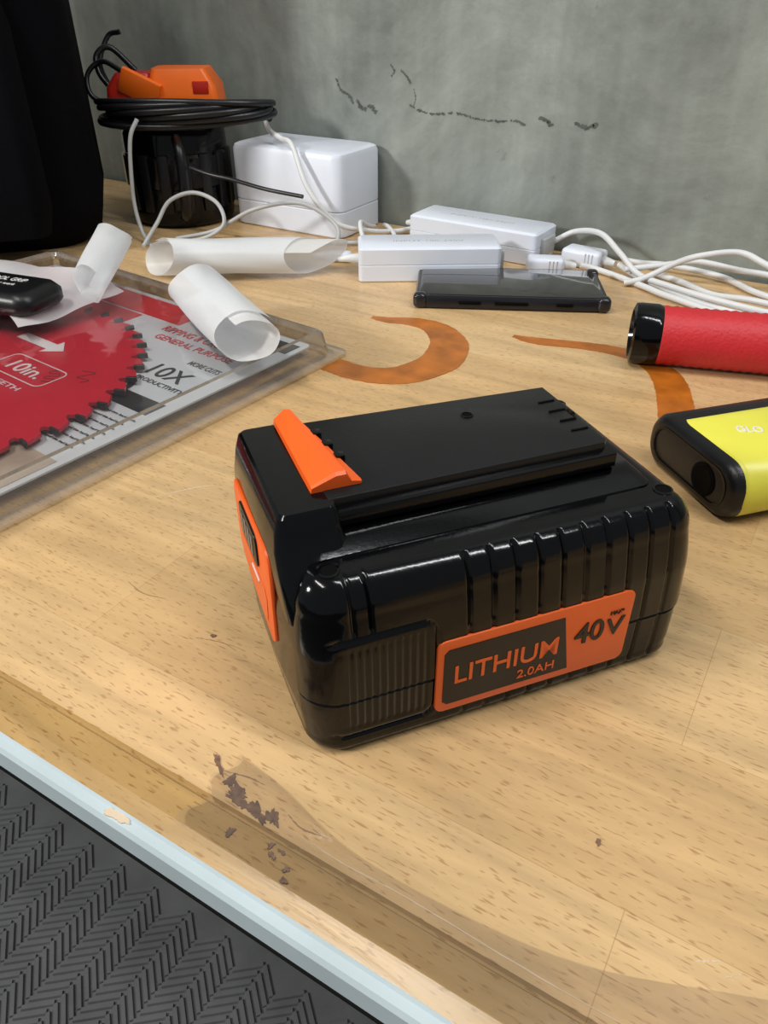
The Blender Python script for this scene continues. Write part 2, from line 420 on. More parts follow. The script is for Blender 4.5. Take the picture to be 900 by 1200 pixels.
for i in range(11):
    x = random.gauss(-.109, .0065); y = random.gauss(.0975, .0020)-(x+.109)*.25
    y = max(y, .0950)
    blob("gouge_%d" % i, (x, y), random.uniform(.0012, .0040), random.uniform(.0007, .0017), R(random.uniform(-50, 20)), g, wb, t=.0002+.00001*i, jag=.4)
for i in range(6):
    x = random.uniform(-.104, -.078)
    blob("edge_gouge_%d" % i, (x, random.uniform(.0825, .0895)), random.uniform(.0008, .0024), random.uniform(.0005, .0011), R(random.uniform(-30, 60)), g, wb, z0=-.0008, t=.0006+.00001*i, jag=.4)
blob("edge_chip", (-.1370, .0748), .0042, .0016, R(0), M_scr, wb, z0=-.0044, t=.0006)
blob("gouge_dark", (-.012, .1370), .0006, .0013, R(10), g, wb)
blob("gouge_dark_2", (-.160, .1440), .0012, .0007, 0, g, wb)
for i, (pp, w, mm_) in enumerate([
    ([(-.118, .101), (-.110, .103), (-.104, .1035)], .0004, M_scd),
    ([(-.092, .099), (-.086, .0975), (-.080, .0985)], .0005, M_scd),
    ([(-.090, .0955), (-.07, .0948), (-.05, .0955), (-.01, .095), (.02, .0958)], .0003, M_scr),
    ([(-.245, .20), (-.235, .215), (-.228, .222)], .0006, M_scr),
    ([(.018, .118), (.024, .1215)], .0010, M_scr),
    ([(.026, .1185), (.029, .121)], .0007, M_scr),
    ([(-.165, .140), (-.155, .143), (-.148, .1425)], .0003, M_scd),
    ([(-.21, .150), (-.20, .148), (-.19, .150)], .0004, M_scd)]):
    ribbon("scratch_%d" % i, pp, [w*.3]+[w]*(len(pp)-2)+[w*.3], mm_, wb, t=.0001, jit=w*.25)
def tape():
    top = catmull([(-.118, .108, 0), (-.098, .105, 0), (-.072, .099, 0), (-.040, .0985, 0), (-.005, .103, 0), (.030, .116, 0), (.062, .128, 0), (.10, .136, 0), (.16, .140, 0)], 8)
    V = []; F = []; NJ = 14
    for i, q in enumerate(top):
        for j in range(NJ+1):
            t_ = j/NJ; y = q.y+(.0800-q.y)*t_
            z = .00035+.00045*max(0, math.sin(i*.9+j*1.1)*math.sin(j*.8-i*.35+1))*(1 if 0 < j < NJ else 0)
            V.append((q.x+.002*math.sin(j*.9), y, z))
    for i in range(len(top)-1):
        for j in range(NJ):
            a_ = i*(NJ+1)+j; F.append((a_, a_+1, a_+NJ+2, a_+NJ+1))
    mesh("clear_tape", V, F, M_cleartop, wb, 60)
tape()
ribbon("paint_mark_1", [(-.2790, .4475), (-.2660, .449), (-.2480, .455), (-.2290, .452), (-.2110, .4347), (-.2030, .412), (-.2030, .3966), (-.2110, .377), (-.2240, .367), (-.2400, .364), (-.2590, .366)],
       [.004, .010, .015, .020, .025, .027, .027, .025, .022, .020, .019], M_stain, wb, t=.0003, jit=.0003)
ribbon("paint_mark_2", [(-.1790, .467), (-.163, .467), (-.1348, .4748), (-.113, .478), (-.0960, .4745), (-.080, .463), (-.0700, .4480), (-.062, .427), (-.0540, .4000)],
       [.004, .011, .012, .014, .015, .018, .020, .020, .020], M_stain, wb, t=.0003, jit=.0003)

# ------------------------------------------------------------------ battery pack
BX = math.atan2(.2229-.1176, -.0121+.0947)
bat = empty("power_tool_battery", (-.0947, .1176, .0004), BX)
def body():
    LX, WY, r = 135., 88., 11.
    pts = []
    def seg(p0, p1, nrm, step=.8):
        n_ = int(math.dist(p0, p1)/step)
        for k in range(n_):
            t = k/n_; pts.append((p0[0]+(p1[0]-p0[0])*t, p0[1]+(p1[1]-p0[1])*t, nrm[0], nrm[1]))
    def arc(cx, cy, a0):
        for k in range(12):
            a = R(a0+90*k/12); pts.append((cx+r*math.cos(a), cy+r*math.sin(a), math.cos(a), math.sin(a)))
    seg((r, 0), (LX-r, 0), (0, -1), .45); arc(LX-r, r, -90)
    seg((LX, r), (LX, WY-r), (1, 0), 3); arc(LX-r, WY-r, 0)
    seg((LX-r, WY), (r, WY), (0, 1)); arc(r, WY-r, 90)
    seg((0, WY-r), (0, r), (-1, 0), 2); arc(r, r, 180)
    zs = [0, .4, 1, 2, 3.5, 5]+[6+i*.8 for i in range(19)]+[21.2, 21.6, 21.8, 22.6, 22.9, 23.3]+[24+i*.8 for i in range(29)]+[47, 48, 49, 50, 51, 52, 53, 54, 55, 56, 57, 58, 59, 60, 61, 61.7, 62.4, 63, 63.5, 64, 64.4, 64.7, 64.9, 65]
    def inset(z):
        if z < 5: return 3.6*(1-math.sqrt(max(0, 1-((5-z)/5)**2)))+0.0
        if 21.5 < z < 22.8: return 1.0
        if z <= 40: return 0 if z > 22.8 else .5
        if z <= 54: return 1.6*((z-40)/14)**1.5
        return 1.6+8.2*(1-math.sqrt(max(0, 1-((z-54)/11.)**2)))
    def sd(x, z, cx, cz, w, h, rr):
        qx = abs(x-cx)-w/2+rr; qz = abs(z-cz)-h/2+rr
        return math.hypot(max(qx, 0), max(qz, 0))+min(max(qx, qz), 0)-rr
    V = []; n_ = len(pts)
    for z in zs:
        i0 = inset(z)
        for s_, v_, nx, ny in pts:
            d = i0
            if abs(ny) > .9:
                if 47 < s_ < 124:
                    ph = ((s_-50) % 8.0)
                    q = min(ph, 8-ph)
                    am = max(0, 1-q/1.0)
                    d += (1.1 if z > 41 else .6)*am*(1 if z < 64.2 else 0)
                if ny < 0:
                    e = sd(s_, z, 22, 27, 35, 40, 5)
                    if abs(e) < 1.0: d += .9*(1-abs(e))
                    elif e < -3.0 and z < 46: d += .30*(.5+.5*math.cos(2*math.pi*s_/2.4))
                    if z > 48:
                        for c_ in (13.5, 19.0):
                            d += 1.0*max(0, 1-abs(s_-c_)/.8)
            x = s_-nx*d; y = v_-ny*d
            if z > 25: x -= (3.0*(z-25)/40)*(x/LX)
            if z < 8: x -= (1.5*(8-z)/8)*(x/LX)
            if nx < -.2:
                x -= 3.2*max(0, -nx)*math.sin(math.pi*min(1, max(0, v_/WY)))**.6*min(1, max(0, z/14))**.6
            V.append(mm(x, y, z))
    F = []
    for a in range(len(zs)-1):
        for k in range(n_):
            j = (k+1) % n_; F.append((a*n_+k, a*n_+j, (a+1)*n_+j, (a+1)*n_+k))
    F.append(tuple(range(n_))); F.append(tuple((len(zs)-1)*n_+k for k in range(n_)))
    return mesh("body_shell", V, F, M_black, bat, 38)
body()
stack("rail_base", [(62, 4, 122, 15, 79, 4), (65.5, 5, 121, 16, 78, 4), (67.5, 8, 119, 20, 75, 4), (69, 10, 117, 24, 72, 3)], M_black, bat)
stack("end_block", [(48, -2.2, 20, 10, 80, 4), (60, -3.0, 20, 12, 79, 4), (64, -2.9, 19.5, 15, 79, 4), (67, -2.6, 19, 18.5, 78, 4), (72, -1.8, 18, 21, 77, 3), (77, -.4, 17, 22, 76, 2.2), (78, .6, 16.5, 23, 75, 2)], M_black, bat)
stack("rail_neck", [(65, 14, 109, 29, 68, 2), (72, 14, 109, 29, 68, 2)], M_dark, bat)
fl = [(15, 23), (110, 23), (112, 26), (112, 44), (110, 44), (110, 52), (113, 52), (113, 60), (111, 60), (111, 70.5), (62, 73.5), (15, 76)]
prism("rail_flange", [mm(a, b_) for a, b_ in fl], .0705, .0752, M_black, bat, .0006)
tp = [(15, 26), (107, 26), (108.5, 27.5), (108.5, 44), (107, 44), (107, 50), (109, 50), (109, 68), (62, 70.5), (15, 73)]
prism("rail_plate", [mm(a, b_) for a, b_ in tp], .075, .0782, M_blackm, bat, .0005)
for i in range(4):
    rbox("contact_slot_%d" % i, mm(6, .8, .5), M_dark, bat, 0, 1, mm(104, 36+i*7, 78.3))
V = []
for k, (v_, se, kk) in enumerate([(31, 27.0, .85), (32, 27.0, 1), (52, 23.5, 1), (72.5, 19.5, 1.0), (74, 19.0, .9)]):
    wd = se-11.5
    for fr, z_ in ((0, 77.8), (.02, 79.8), (.50, 83.0), (.70, 83.0), (.80, 80), (1, 79.2), (1, 77.8)):
        V.append(mm(11.5+fr*wd, v_, 77.8+(z_-77.8)*kk+(v_-31)*.02))
n = 7; F = [tuple(range(n)), tuple(range(4*n, 5*n))]
for a in range(4):
    for k in range(n):
        j = (k+1) % n; F.append((a*n+k, a*n+j, (a+1)*n+j, (a+1)*n+k))
mesh("latch_button", V, F, M_orange, bat)
for i, v_ in enumerate((46, 54, 62)):
    rbox("latch_notch_%d" % i, mm(3.0, 3, 2.0), M_black, bat, .0003, 2, mm(25-i*1.3, v_, 79.2))
for i, (s_, v_, z_, r_) in enumerate([(10, 11.5, 64.9, 3.0), (122, 12.5, 64.9, 3.0), (74, 58, 78.1, 2.0), (10, 77, 64.9, 3.0), (122, 76, 64.9, 3.0)]):
    o = lathe("screw_hole_%d" % i, [(r_/1000*1.1, 0), (r_/1000*1.05, .0004), (r_/1000*.85, .0005), (r_/1000*.8, .0002)], [M_black, M_dark], bat, 24, 35, [0, 0, 1, 1])
    o.location = mm(s_, v_, z_)
SR = Matrix.Rotation(R(90), 4, 'X')
def onside(s_, z_, v_=-.2): return T(*mm(s_, v_, z_)) @ SR
setmat(rprism("label_panel", .070, .0305, .003, .0010, M_labelo, bat, .0003), onside(74, 22.5, .4))
setmat(prism("label_black_field", [mm(x-20.7, y-11.8) for x, y in [(1.5, 0), (45.5, 0), (41.5, 23.6), (1.5, 23.6), (0, 22), (0, 1.5)]], 0, .0003, M_labelb, bat), onside(62, 22.3, -.55))
text("label_word", "LITHIUM", .0365, .0074, M_labelo, bat, onside(63.3, 22.8, -.8), bold=.007)
text("label_capacity", "2.0AH", .0135, .0036, M_labelo, bat, onside(74.3, 14.6, -.8), bold=0)
text("label_volts", "40", .0110, .0090, M_labelb, bat, onside(93.2, 24.6, -.7), bold=.012)
text("label_volts_v", "V", .0070, .0075, M_labelb, bat, onside(103.0, 24.0, -.7), bold=.012)
text("label_max", "MAX*", .0050, .0018, M_labelb, bat, onside(103.0, 30.2, -.7), bold=.0)
ER = Matrix(((0, 0, -1, 0), (-1, 0, 0, 0), (0, 1, 0, 0), (0, 0, 0, 1)))
def onend(s_, v_, z_): return T(*mm(s_, v_, z_)) @ ER
pv = [(-23, 18), (-21, 19), (19, 19), (22, 18), (24, 15), (22.5, -16), (19, -19), (-10, -15), (-20, -11), (-24, -6), (-25, 14)]
setmat(prism("gauge_panel", [mm(a, b_) for a, b_ in pv], 0, .0014, M_orange, bat, .0008), onend(-2.4, 51, 43))
setmat(rprism("gauge_bezel", .024, .0125, .003, .0008, M_labelb, bat, .0003), onend(-3.7, 53, 53))
for i in range(4):
    setmat(rprism("gauge_bar_%d" % i, .0032, .0075, .0006, .0003, M_grey, bat), onend(-4.4, 60-i*4.4, 53))
setmat(prism("gauge_recess", [mm(a, b_) for a, b_ in [(-16, 3), (15, 3), (17, 0), (15, -10), (10, -12), (-12, -6), (-18, -2)]], 0, .0003, M_labelo, bat), onend(-3.7, 51, 40))
setmat(prism("gauge_arrow", [mm(a, b_) for a, b_ in [(-3, -.4), (7, -.4), (7, .5), (-3, .4)]], 0, .0003, M_whiteprint, bat), onend(-4.0, 50, 40.5))

# ------------------------------------------------------------------ saw blade package
pk = empty("saw_blade_package", (-.4275, .2445, .0003), R(-6))
def clam():
    lv = [(.310, .315, .006, .0004), (.310, .315, .006, .0022), (.294, .299, .006, .0026), (.290, .295, .006, .0150), (.287, .292, .006, .0165), (.280, .285, .005, .0165), (.278, .283, .005, .0140)]
    V = []; F = []
    for w, h, r, z in lv:
        o_ = rr_outline(w, h, r, 6); n_ = len(o_); V += [(x, y, z) for x, y in o_]
    for a in range(len(lv)-1):
        for k in range(n_):
            j = (k+1) % n_; F.append((a*n_+k, a*n_+j, (a+1)*n_+j, (a+1)*n_+k))
    F.append(tuple((len(lv)-1)*n_+k for k in range(n_)))
    return mesh("clamshell", V, F, [M_clear, M_cleartop], pk, 40, [0]*(len(F)-1)+[1])
clam()
setmat(rprism("card", .276, .281, .004, .0010, M_card, pk), T(0, 0, .0062))
cz = .0073
def pr(name, x0, x1, y0, y1, m_, z=cz):
    return prism(name, [(x0, y0), (x1, y0), (x1, y1), (x0, y1)], z, z+.0002, m_, pk)
pr("print_band", -.135, .045, .112, .136, M_redprint)
pr("print_band_2", -.135, .010, .080, .110, M_redprint)
pr("print_wood", -.130, .045, -.138, -.02, M_cardwood)
pr("print_wood_2", .086, .134, -.135, -.040, M_cardwood)
pr("print_dark", .055, .13, .016, .030, M_blackprint)
pr("print_dark_2", .070, .134, .120, .134, M_blackprint)
text("print_word_1", "RIPPING & CROSSCUT", .078, .0075, M_redprint, pk, T(.080, .104, cz), .0002)
text("print_word_2", "GENERAL PURPOSE", .070, .0065, M_redprint, pk, T(.082, .092, cz), .0002)
text("print_word_3", "10X", .030, .014, M_blackprint, pk, T(.100, .058, cz), .0002, .01)
text("print_word_4", "PRODUCTIVITY", .040, .004, M_blackprint, pk, T(.106, .045, cz), .0002)
text("print_word_5", "MORE CUTS", .026, .005, M_blackprint, pk, T(.110, .076, cz), .0002)
for i in range(7):
    text("print_line_%d" % i, "carbide tipped thin kerf blade", .034+.006*random.random(), .0022, M_blackprint, pk, T(.112, .008-i*.006, cz+.0003), .0002, 0)
o = lathe("print_badge", [(.0125, 0), (.0125, .0002)], M_blackprint, pk, 40); o.location = (.084, .030, cz+.0001)
o = lathe("print_badge_inner", [(.0085, 0), (.0085, .0002)], M_whiteprint, pk, 40); o.location = (.084, .030, cz+.0004)
text("print_badge_text", "PRO", .012, .005, M_blackprint, pk, T(.084, .030, cz+.0006), .0002)
def blade():
    bl = empty("blade", (0, 0, 0)); bl.parent = pk; bl.location = (-.002, -.026, .0100)
    pts = []; NT = 44; r0 = .1090; r1 = .117
    for k in range(NT):
        a = 2*math.pi*k/NT; da = 2*math.pi/NT
        for fr, rr_ in ((0, r1), (.10, r1-.0002), (.35, r1-.0016), (.58, r1-.0032), (.66, r0+.001), (.76, r0-.001), (.88, r0-.001), (.95, r0+.002), (.99, r0+.005)):
            pts.append((rr_*math.cos(a+da*fr), rr_*math.sin(a+da*fr)))
    prism("blade_disc", pts, 0, .0020, M_redblade, bl)
    for k in range(NT):
        a = 2*math.pi*k/NT
        c_ = Matrix.Rotation(a+.004, 4, 'Z')
        o_ = rbox("tooth_%d" % k, (.0060, .0018, .0030), M_blackprint, bl, .0002, 1)
        o_.matrix_local = c_ @ T(.1145, -.0008, .0010)
    for k in range(5):
        a0 = 2*math.pi*(k+.35)/5
        pp = []
        for q in range(5):
            rr_ = .066+.006*(q % 2); a_ = a0+q*.05
            pp += [(rr_*math.cos(a_), rr_*math.sin(a_)), ((.138-rr_)*math.cos(a_), (.138-rr_)*math.sin(a_))]
        ribbon("laser_slot_%d" % k, pp, [.0006]*len(pp), M_blackprint, bl, z0=.0020, t=.0001, sub=2)
        pp = [((.088+.005*math.sin(q*2.1))*math.cos(a0+.03+q*.035), (.088+.005*math.sin(q*2.1))*math.sin(a0+.03+q*.035)) for q in range(6)]
        ribbon("laser_slot_b%d" % k, pp, [.0006]*6, M_blackprint, bl, z0=.0020, t=.0001, sub=4)
    setmat(ring("blade_frame", .052, .022, .005, .0008, .0002, M_whiteprint, bl), T(.040, .032, .0021))
    text("blade_size", "10in.", .030, .011, M_whiteprint, bl, T(.040, .032, .0021), .0002, .01)
    text("blade_teeth", "40 TEETH", .040, .004, M_whiteprint, bl, T(.040, .014, .0021), .0002, .01)
    setmat(ring("blade_badge", .028, .028, .0139, .0012, .0002, M_whiteprint, bl), T(.048, -.012, .0021))
    text("blade_rpm", "MAX RPM", .018, .004, M_whiteprint, bl, T(.048, -.012, .0021), .0002, .01)
    prism("blade_arrow", [(-.01, .056), (.022, .056), (.022, .051), (.034, .060), (.022, .069), (.022, .064), (-.01, .064)], .0021, .0023, M_whiteprint, bl)
    o_ = lathe("arbor", [(.0125, 0), (.0125, .0003)], M_metal, bl, 32); o_.location = (0, 0, .0020)
blade()

# ------------------------------------------------------------------ rolled films
def roll(name, p0, p1, r0, r1, turns=1.35, cut0=.02, cut1=.02, ph=0.0, flat=1.0):
    P0 = Vector(p0); P1 = Vector(p1); d = (P1-P0); Ln = d.length; d.normalize()
    x = d.cross(Vector((0, 0, 1))).normalized(); y = x.cross(d)
    NA = 56; NL = 14; V = []; F = []
    for i in range(NA+1):
        th = ph+2*math.pi*turns*i/NA
        c0 = cut0*(.5+.5*math.cos(th-ph)); c1 = cut1*(.5+.5*math.cos(th*.8+1))
        for j in range(NL+1):
            t = j/NL; l = c0+(Ln-c0-c1)*t
            r_ = (r0+(r1-r0)*(l/Ln))*(.90+.14*i/NA)*(1+.05*math.sin(2*th+3*t)+.02*math.sin(5*th+7*t))
            V.append(P0+d*l+x*r_*math.cos(th)+y*r_*math.sin(th)*flat)
    for i in range(NA):
        for j in range(NL):
            a = i*(NL+1)+j; F.append((a, a+1, a+NL+2, a+NL+1))
    return mesh(name, V, F, M_film, None, 60)
roll("rolled_plastic_film", (-.382, .372, .034), (-.266, .305, .033), .0180, .0160, 1.25, .035, .020, 1.0, .88)
roll("rolled_plastic_film.001", (-.482, .427, .0160), (-.345, .518, .0160), .0170, .0150, 1.3, .03, .050, 0.5, .85)
roll("rolled_plastic_film.002", (-.486, .416, .042), (-.414, .312, .030), .0135, .0125, 1.15, .03, .035, 2.2, .85)
def sheet():
    V = []; F = []; NX = 22; NY = 12
    for i in range(NX+1):
        for j in range(NY+1):
            u, w = i/NX, j/NY
            x = -.55+.13*u; y = .265+.085*w+.02*math.sin(u*3)
            z = .0195+.0035*math.sin(u*9+w*4)*math.sin(w*5+1)+.004*abs(math.sin(u*5+w*2.))
            V.append((x, y, z))
    for i in range(NX):
        for j in range(NY):
            a = i*(NY+1)+j; F.append((a, a+1, a+NY+2, a+NY+1))
    mesh("crumpled_plastic_film", V, F, M_film, None, 60)
sheet()
po = empty("black_tool_pouch", (-.468, .288, .026), R(10))
stack("pouch", [(0, -42, 42, -18, 18, 9), (3, -45, 45, -20, 20, 11), (9, -45, 45, -20, 20, 11), (13, -41, 41, -17, 17, 9), (14, -36, 36, -13, 13, 7)], M_blackm, po, 50)
text("pouch_text", "TOOL GRIP", .030, .005, M_whiteprint, po, T(.010, .006, .0141), .0002, 0)
text("pouch_text_2", "made for work", .026, .003, M_whiteprint, po, T(.010, -.002, .0141), .0002, 0)

# ------------------------------------------------------------------ backpack
bp_ = empty("backpack", (-.566, .471, .0), math.atan2(.73, .68))
lv = []
for z, ins in [(0, .02), (.012, .006), (.04, 0), (.20, .001), (.30, .004), (.36, .016), (.40, .045), (.41, .07)]:
    lv.append((z*1000, (-.34+ins)*1000, (0-ins)*1000, (0+ins*.6)*1000, (.15-ins*.6)*1000, 34))
stack("bag_body", lv, M_fabric, bp_, 60)
stack("bag_pocket", [(20, -300, -45, -30, 8, 14), (40, -305, -40, -34, 8, 16), (170, -305, -40, -34, 8, 16), (215, -295, -50, -16, 8, 10)], M_fabric, bp_, 60)
tube("bag_zip", [(-.32, .004, .26), (-.25, -.002, .285), (-.17, -.003, .292), (-.09, -.002, .285), (-.02, .006, .26)], .003, M_bcable, bp_)
tube("bag_handle", [(-.22, .075, .405), (-.21, .075, .435), (-.17, .075, .447), (-.13, .075, .435), (-.12, .075, .405)], .007, M_fabric, bp_)

# ------------------------------------------------------------------ canister with cord, orange charger
ca = empty("shop_vacuum_canister", (-.586, .587, 0))
lathe("canister_body", [(.044, 0), (.049, .004), (.050, .010), (.048, .030), (.0485, .034), (.051, .036), (.051, .062), (.0485, .064), (.048, .080), (.044, .088), (.030, .091)], M_black, ca, 64)
for k in range(7):
    a = R(-75+k*22-30)
    rbox("canister_rib_%d" % k, (.004, .010, .050), M_blackm, ca, .001, 2, (.0495*math.cos(a), .0495*math.sin(a), .040), (0, 0, a))
tube("canister_handle", [(.036, -.036, .012), (.046, -.044, .02), (.050, -.046, .045), (.046, -.042, .070), (.034, -.032, .078)], .005, M_blackm, ca)
pts = []
ex = Vector((.857, .515, 0)); ey = Vector((-.515, .857, 0)); cc = Vector((-.553, .574, .0))
for k in range(120):
    a = 2*math.pi*k/20; rr_ = 1+.07*math.sin(k*.7)
    q = cc+ex*(.074*rr_*math.cos(a))+ey*(.037*rr_*math.sin(a)); q.z = .0925+.0024*(k/20)+.004*math.sin(a+k*.03)
    if q.y > .66: q.y = .66
    pts.append(q)
tube("black_power_cord", pts, .0028, M_bcable, None, 4, 8)
ch = empty("orange_charger", (-.582, .582, .0915), R(31))
stack("charger_red_half", [(0, -50, -8, -20, 20, 5), (5, -52, -8, -22, 22, 6), (25, -50, -8, -21, 21, 6), (36, -42, -10, -16, 16, 5)], M_redtool, ch)
stack("charger_orange_half", [(0, -12, 48, -22, 22, 5), (5, -12, 51, -24, 24, 6), (26, -12, 49, -23, 23, 6), (40, -8, 40, -18, 18, 5)], M_orangetool, ch)
rbox("charger_flap", (.036, .006, .022), M_orangetool, ch, .002, 2, (-.018, -.023, .026), (R(14), R(25), 0))
rbox("charger_slot", (.030, .003, .006), M_dark, ch, .0005, 1, (.022, -.0235, .014))
rbox("charger_vent", (.014, .003, .010), M_redtool, ch, .0008, 2, (.036, -.0225, .026))
tube("charger_cord", [(-.050, 0, .022), (-.060, .004, .034), (-.062, .01, .048), (-.050, .015, .054), (-.030, .015, .036)], .0026, M_bcable, ch)
tube("charger_cord_2", [(-.050, .008, .016), (-.060, .010, .040), (-.052, .02, .062), (-.040, .020, .066)], .0022, M_bcable, ch)
tube("charger_cord_3", [(-.052, -.006, .010), (-.068, -.006, .018), (-.070, .0, .034), (-.056, .004, .044), (-.036, -.004, .036)], .0022, M_bcable, ch)

# ------------------------------------------------------------------ white power box
wx = empty("white_router_box", (-.4660, .6325, 0), 0)
stack("router_base", [(0, -60, 60, -34.5, 34.5, 9), (1.5, -62, 62, -36, 36, 10), (22, -62, 62, -36, 36, 10), (23, -61, 61, -35, 35, 9.5)], M_white, wx)
stack("router_upper", [(23, -61, 61, -35, 35, 9.5), (24, -62, 62, -36, 36, 10), (67, -62, 62, -36, 36, 10), (70.5, -60.5, 60.5, -34.5, 34.5, 9), (72, -57, 57, -31, 31, 7)], M_white, wx, 40)
stack("router_seam", [(22.2, -61.2, 61.2, -35.2, 35.2, 9.6), (23.8, -61.2, 61.2, -35.2, 35.2, 9.6)], M_gcable, wx)

# ------------------------------------------------------------------ adapters
def adapter(name, loc, rz, L, W, H):
    e = empty(name, loc, rz)
    L2, W2 = L*500, W*500; H_ = H*1000
    stack("adapter_lower", [(0, -L2+1, L2-1, -W2+1, W2-1, 3), (1, -L2, L2, -W2, W2, 3.5), (H_*.48, -L2, L2, -W2, W2, 3.5), (H_*.5, -L2+.6, L2-.6, -W2+.6, W2-.6, 3)], M_white, e)
    stack("adapter_upper", [(H_*.5, -L2+.6, L2-.6, -W2+.6, W2-.6, 3), (H_*.52, -L2, L2, -W2, W2, 3.5), (H_-1.5, -L2, L2, -W2, W2, 3.5), (H_, -L2+2, L2-2, -W2+2, W2-2, 2.5)], M_white, e)
    rbox("adapter_socket", (.006, W*.5, H*.55), M_gcable, e, .001, 2, (L/2+.001, 0, H*.5))
    text("adapter_text", "INPUT 100-240V", L*.5, .004, M_gcable, e, T(0, 0, H), .0001, 0)
    tube("strain_relief", [(-L/2+.001, 0, H*.5), (-L/2-.008, 0, H*.5), (-L/2-.016, .002, H*.45)], lambda t: .004-.0018*t, M_wcable, e)
    return e
adapter("power_adapter", (-.291, .553, 0), R(33), .112, .040, .0265)
adapter("power_adapter.001", (-.284, .638, 0), R(-2), .122, .044, .0260)
def plug(name, loc, rz, sz=(.030, .017, .012)):
    e = empty(name, loc, rz)
    rbox("plug_body", sz, M_white, e, .003, 3, (0, 0, sz[2]/2))
    tube("plug_neck", [(sz[0]/2-.002, 0, sz[2]/2), (sz[0]/2+.010, 0, sz[2]/2-.001)], lambda t: .0045-.002*t, M_wcable, e, 4)
    for k in range(3):
        rbox("plug_rib_%d" % k, (.0012, sz[1]*1.02, sz[2]*.8), M_gcable, e, .0003, 1, (sz[0]/2-.006-k*.003, 0, sz[2]/2))
plug("power_plug", (-.212, .608, 0), R(25))
plug("power_plug.001", (-.190, .640, 0), R(-5), (.034, .020, .014))
plug("power_plug.002", (-.372, .545, 0), R(200), (.022, .012, .008))

# ------------------------------------------------------------------ cables
W_ = .0023
cab = [
 ("white_cable", [(-.160, .638, .006), (-.152, .634, .004), (-.140, .624, .003), (-.118, .609, .003), (-.084, .589, .003), (-.036, .578, .003), (.05, .585, .003)], W_, M_wcable),
 ("white_cable.001", [(-.186, .620, .006), (-.176, .624, .004), (-.160, .620, .003), (-.130, .604, .003), (-.105, .590, .003), (-.047, .570, .003), (.05, .572, .003)], W_, M_wcable),
 ("white_cable.002", [(-.145, .604, .003), (-.135, .608, .006), (-.124, .613, .012), (-.110, .613, .022), (-.094, .611, .030), (-.070, .622, .033), (-.048, .614, .029), (0, .605, .015), (.06, .605, .003)], W_, M_wcable),
 ("white_cable.003", [(-.221, .650, .013), (-.205, .655, .022), (-.180, .642, .027), (-.158, .628, .018), (-.138, .618, .007), (-.110, .602, .007), (-.07, .585, .008), (-.02, .583, .006), (.05, .60, .003)], W_, M_wcable),
 ("white_cable.004", [(-.160, .652, .006), (-.145, .655, .005), (-.123, .657, .006), (-.082, .655, .004), (-.050, .632, .003), (0, .615, .003), (.06, .62, .003)], W_, M_wcable),
 ("white_cable.005", [(-.150, .622, .008), (-.125, .630, .013), (-.100, .640, .017), (-.070, .645, .014), (-.045, .650, .012), (.02, .65, .006), (.07, .65, .003)], W_, M_wcable),
 ("white_cable.006", [(-.500, .618, .094), (-.490, .612, .083), (-.470, .603, .079), (-.450, .592, .076), (-.428, .582, .045), (-.404, .588, .018), (-.385, .612, .008), (-.370, .636, .004), (-.362, .650, .004)], W_, M_wcable),
 ("white_cable.007", [(-.395, .640, .004), (-.390, .620, .010), (-.385, .600, .018), (-.374, .585, .012), (-.360, .570, .006), (-.352, .548, .010)], .002, M_wcable),
 ("white_cable.008", [(-.390, .650, .004), (-.380, .640, .006), (-.365, .625, .005), (-.350, .606, .004), (-.330, .608, .003), (-.30, .604, .003)], .002, M_wcable),
 ("white_cable.009", [(-.130, .640, .003), (-.105, .628, .003), (-.080, .612, .003), (-.05, .600, .0075), (-.01, .596, .006), (.06, .592, .003)], W_, M_wcable),
 ("grey_cable", [(-.535, .480, .004), (-.540, .505, .018), (-.536, .520, .034), (-.520, .535, .040), (-.500, .542, .032), (-.492, .538, .015), (-.510, .525, .003), (-.535, .505, .003)], .0018, M_gcable),
 ("grey_cable.001", [(-.530, .515, .003), (-.505, .540, .008), (-.463, .548, .030), (-.424, .566, .036), (-.392, .572, .020), (-.385, .555, .006), (-.392, .540, .003)], .0018, M_gcable),
 ("grey_cable.002", [(-.510, .495, .003), (-.48, .530, .003), (-.450, .553, .004), (-.42, .570, .003), (-.39, .584, .003), (-.37, .60, .003)], .0018, M_gcable),
 ("grey_cable.003", [(-.560, .520, .098), (-.563, .512, .085), (-.565, .508, .060), (-.565, .505, .030), (-.555, .500, .008), (-.53, .485, .003), (-.515, .47, .003)], .0018, M_gcable),
 ("black_cable", [(-.530, .545, .058), (-.510, .548, .054), (-.488, .550, .052), (-.450, .550, .048), (-.414, .555, .045)], .0017, M_bcable),
]
for nme, pp, r_, m_ in cab:
    tube(nme, pp, r_, m_)

# ------------------------------------------------------------------ smartphone
ph = empty("smartphone", (-.2145, .5405, .0003), R(26.5))
stack("phone_case", [(0, -68, 68, -33, 33, 9), (1, -69.5, 69.5, -34.5, 34.5, 10), (8, -69.5, 69.5, -34.5, 34.5, 10), (9.6, -68.5, 68.5, -33.5, 33.5, 9.5)], M_phoneedge, ph, 50)
setmat(rprism("phone_glass_face", .133, .063, .008, .0006, M_phone, ph, .0002), T(0, 0, .0094))
for i, (x, w) in enumerate([(-.030, .016), (0, .024), (.038, .012)]):
    rbox("phone_button_%d" % i, (w, .0014, .0024), M_dark, ph, .0006, 2, (x, -.0347, .0050))
for i, (x, y) in enumerate([(-.066, -.031), (.066, -.031), (-.066, .031), (.066, .031)]):
    rbox("phone_corner_%d" % i, (.010, .010, .0108), M_phoneedge, ph, .0035, 4, (x, y, .0055))

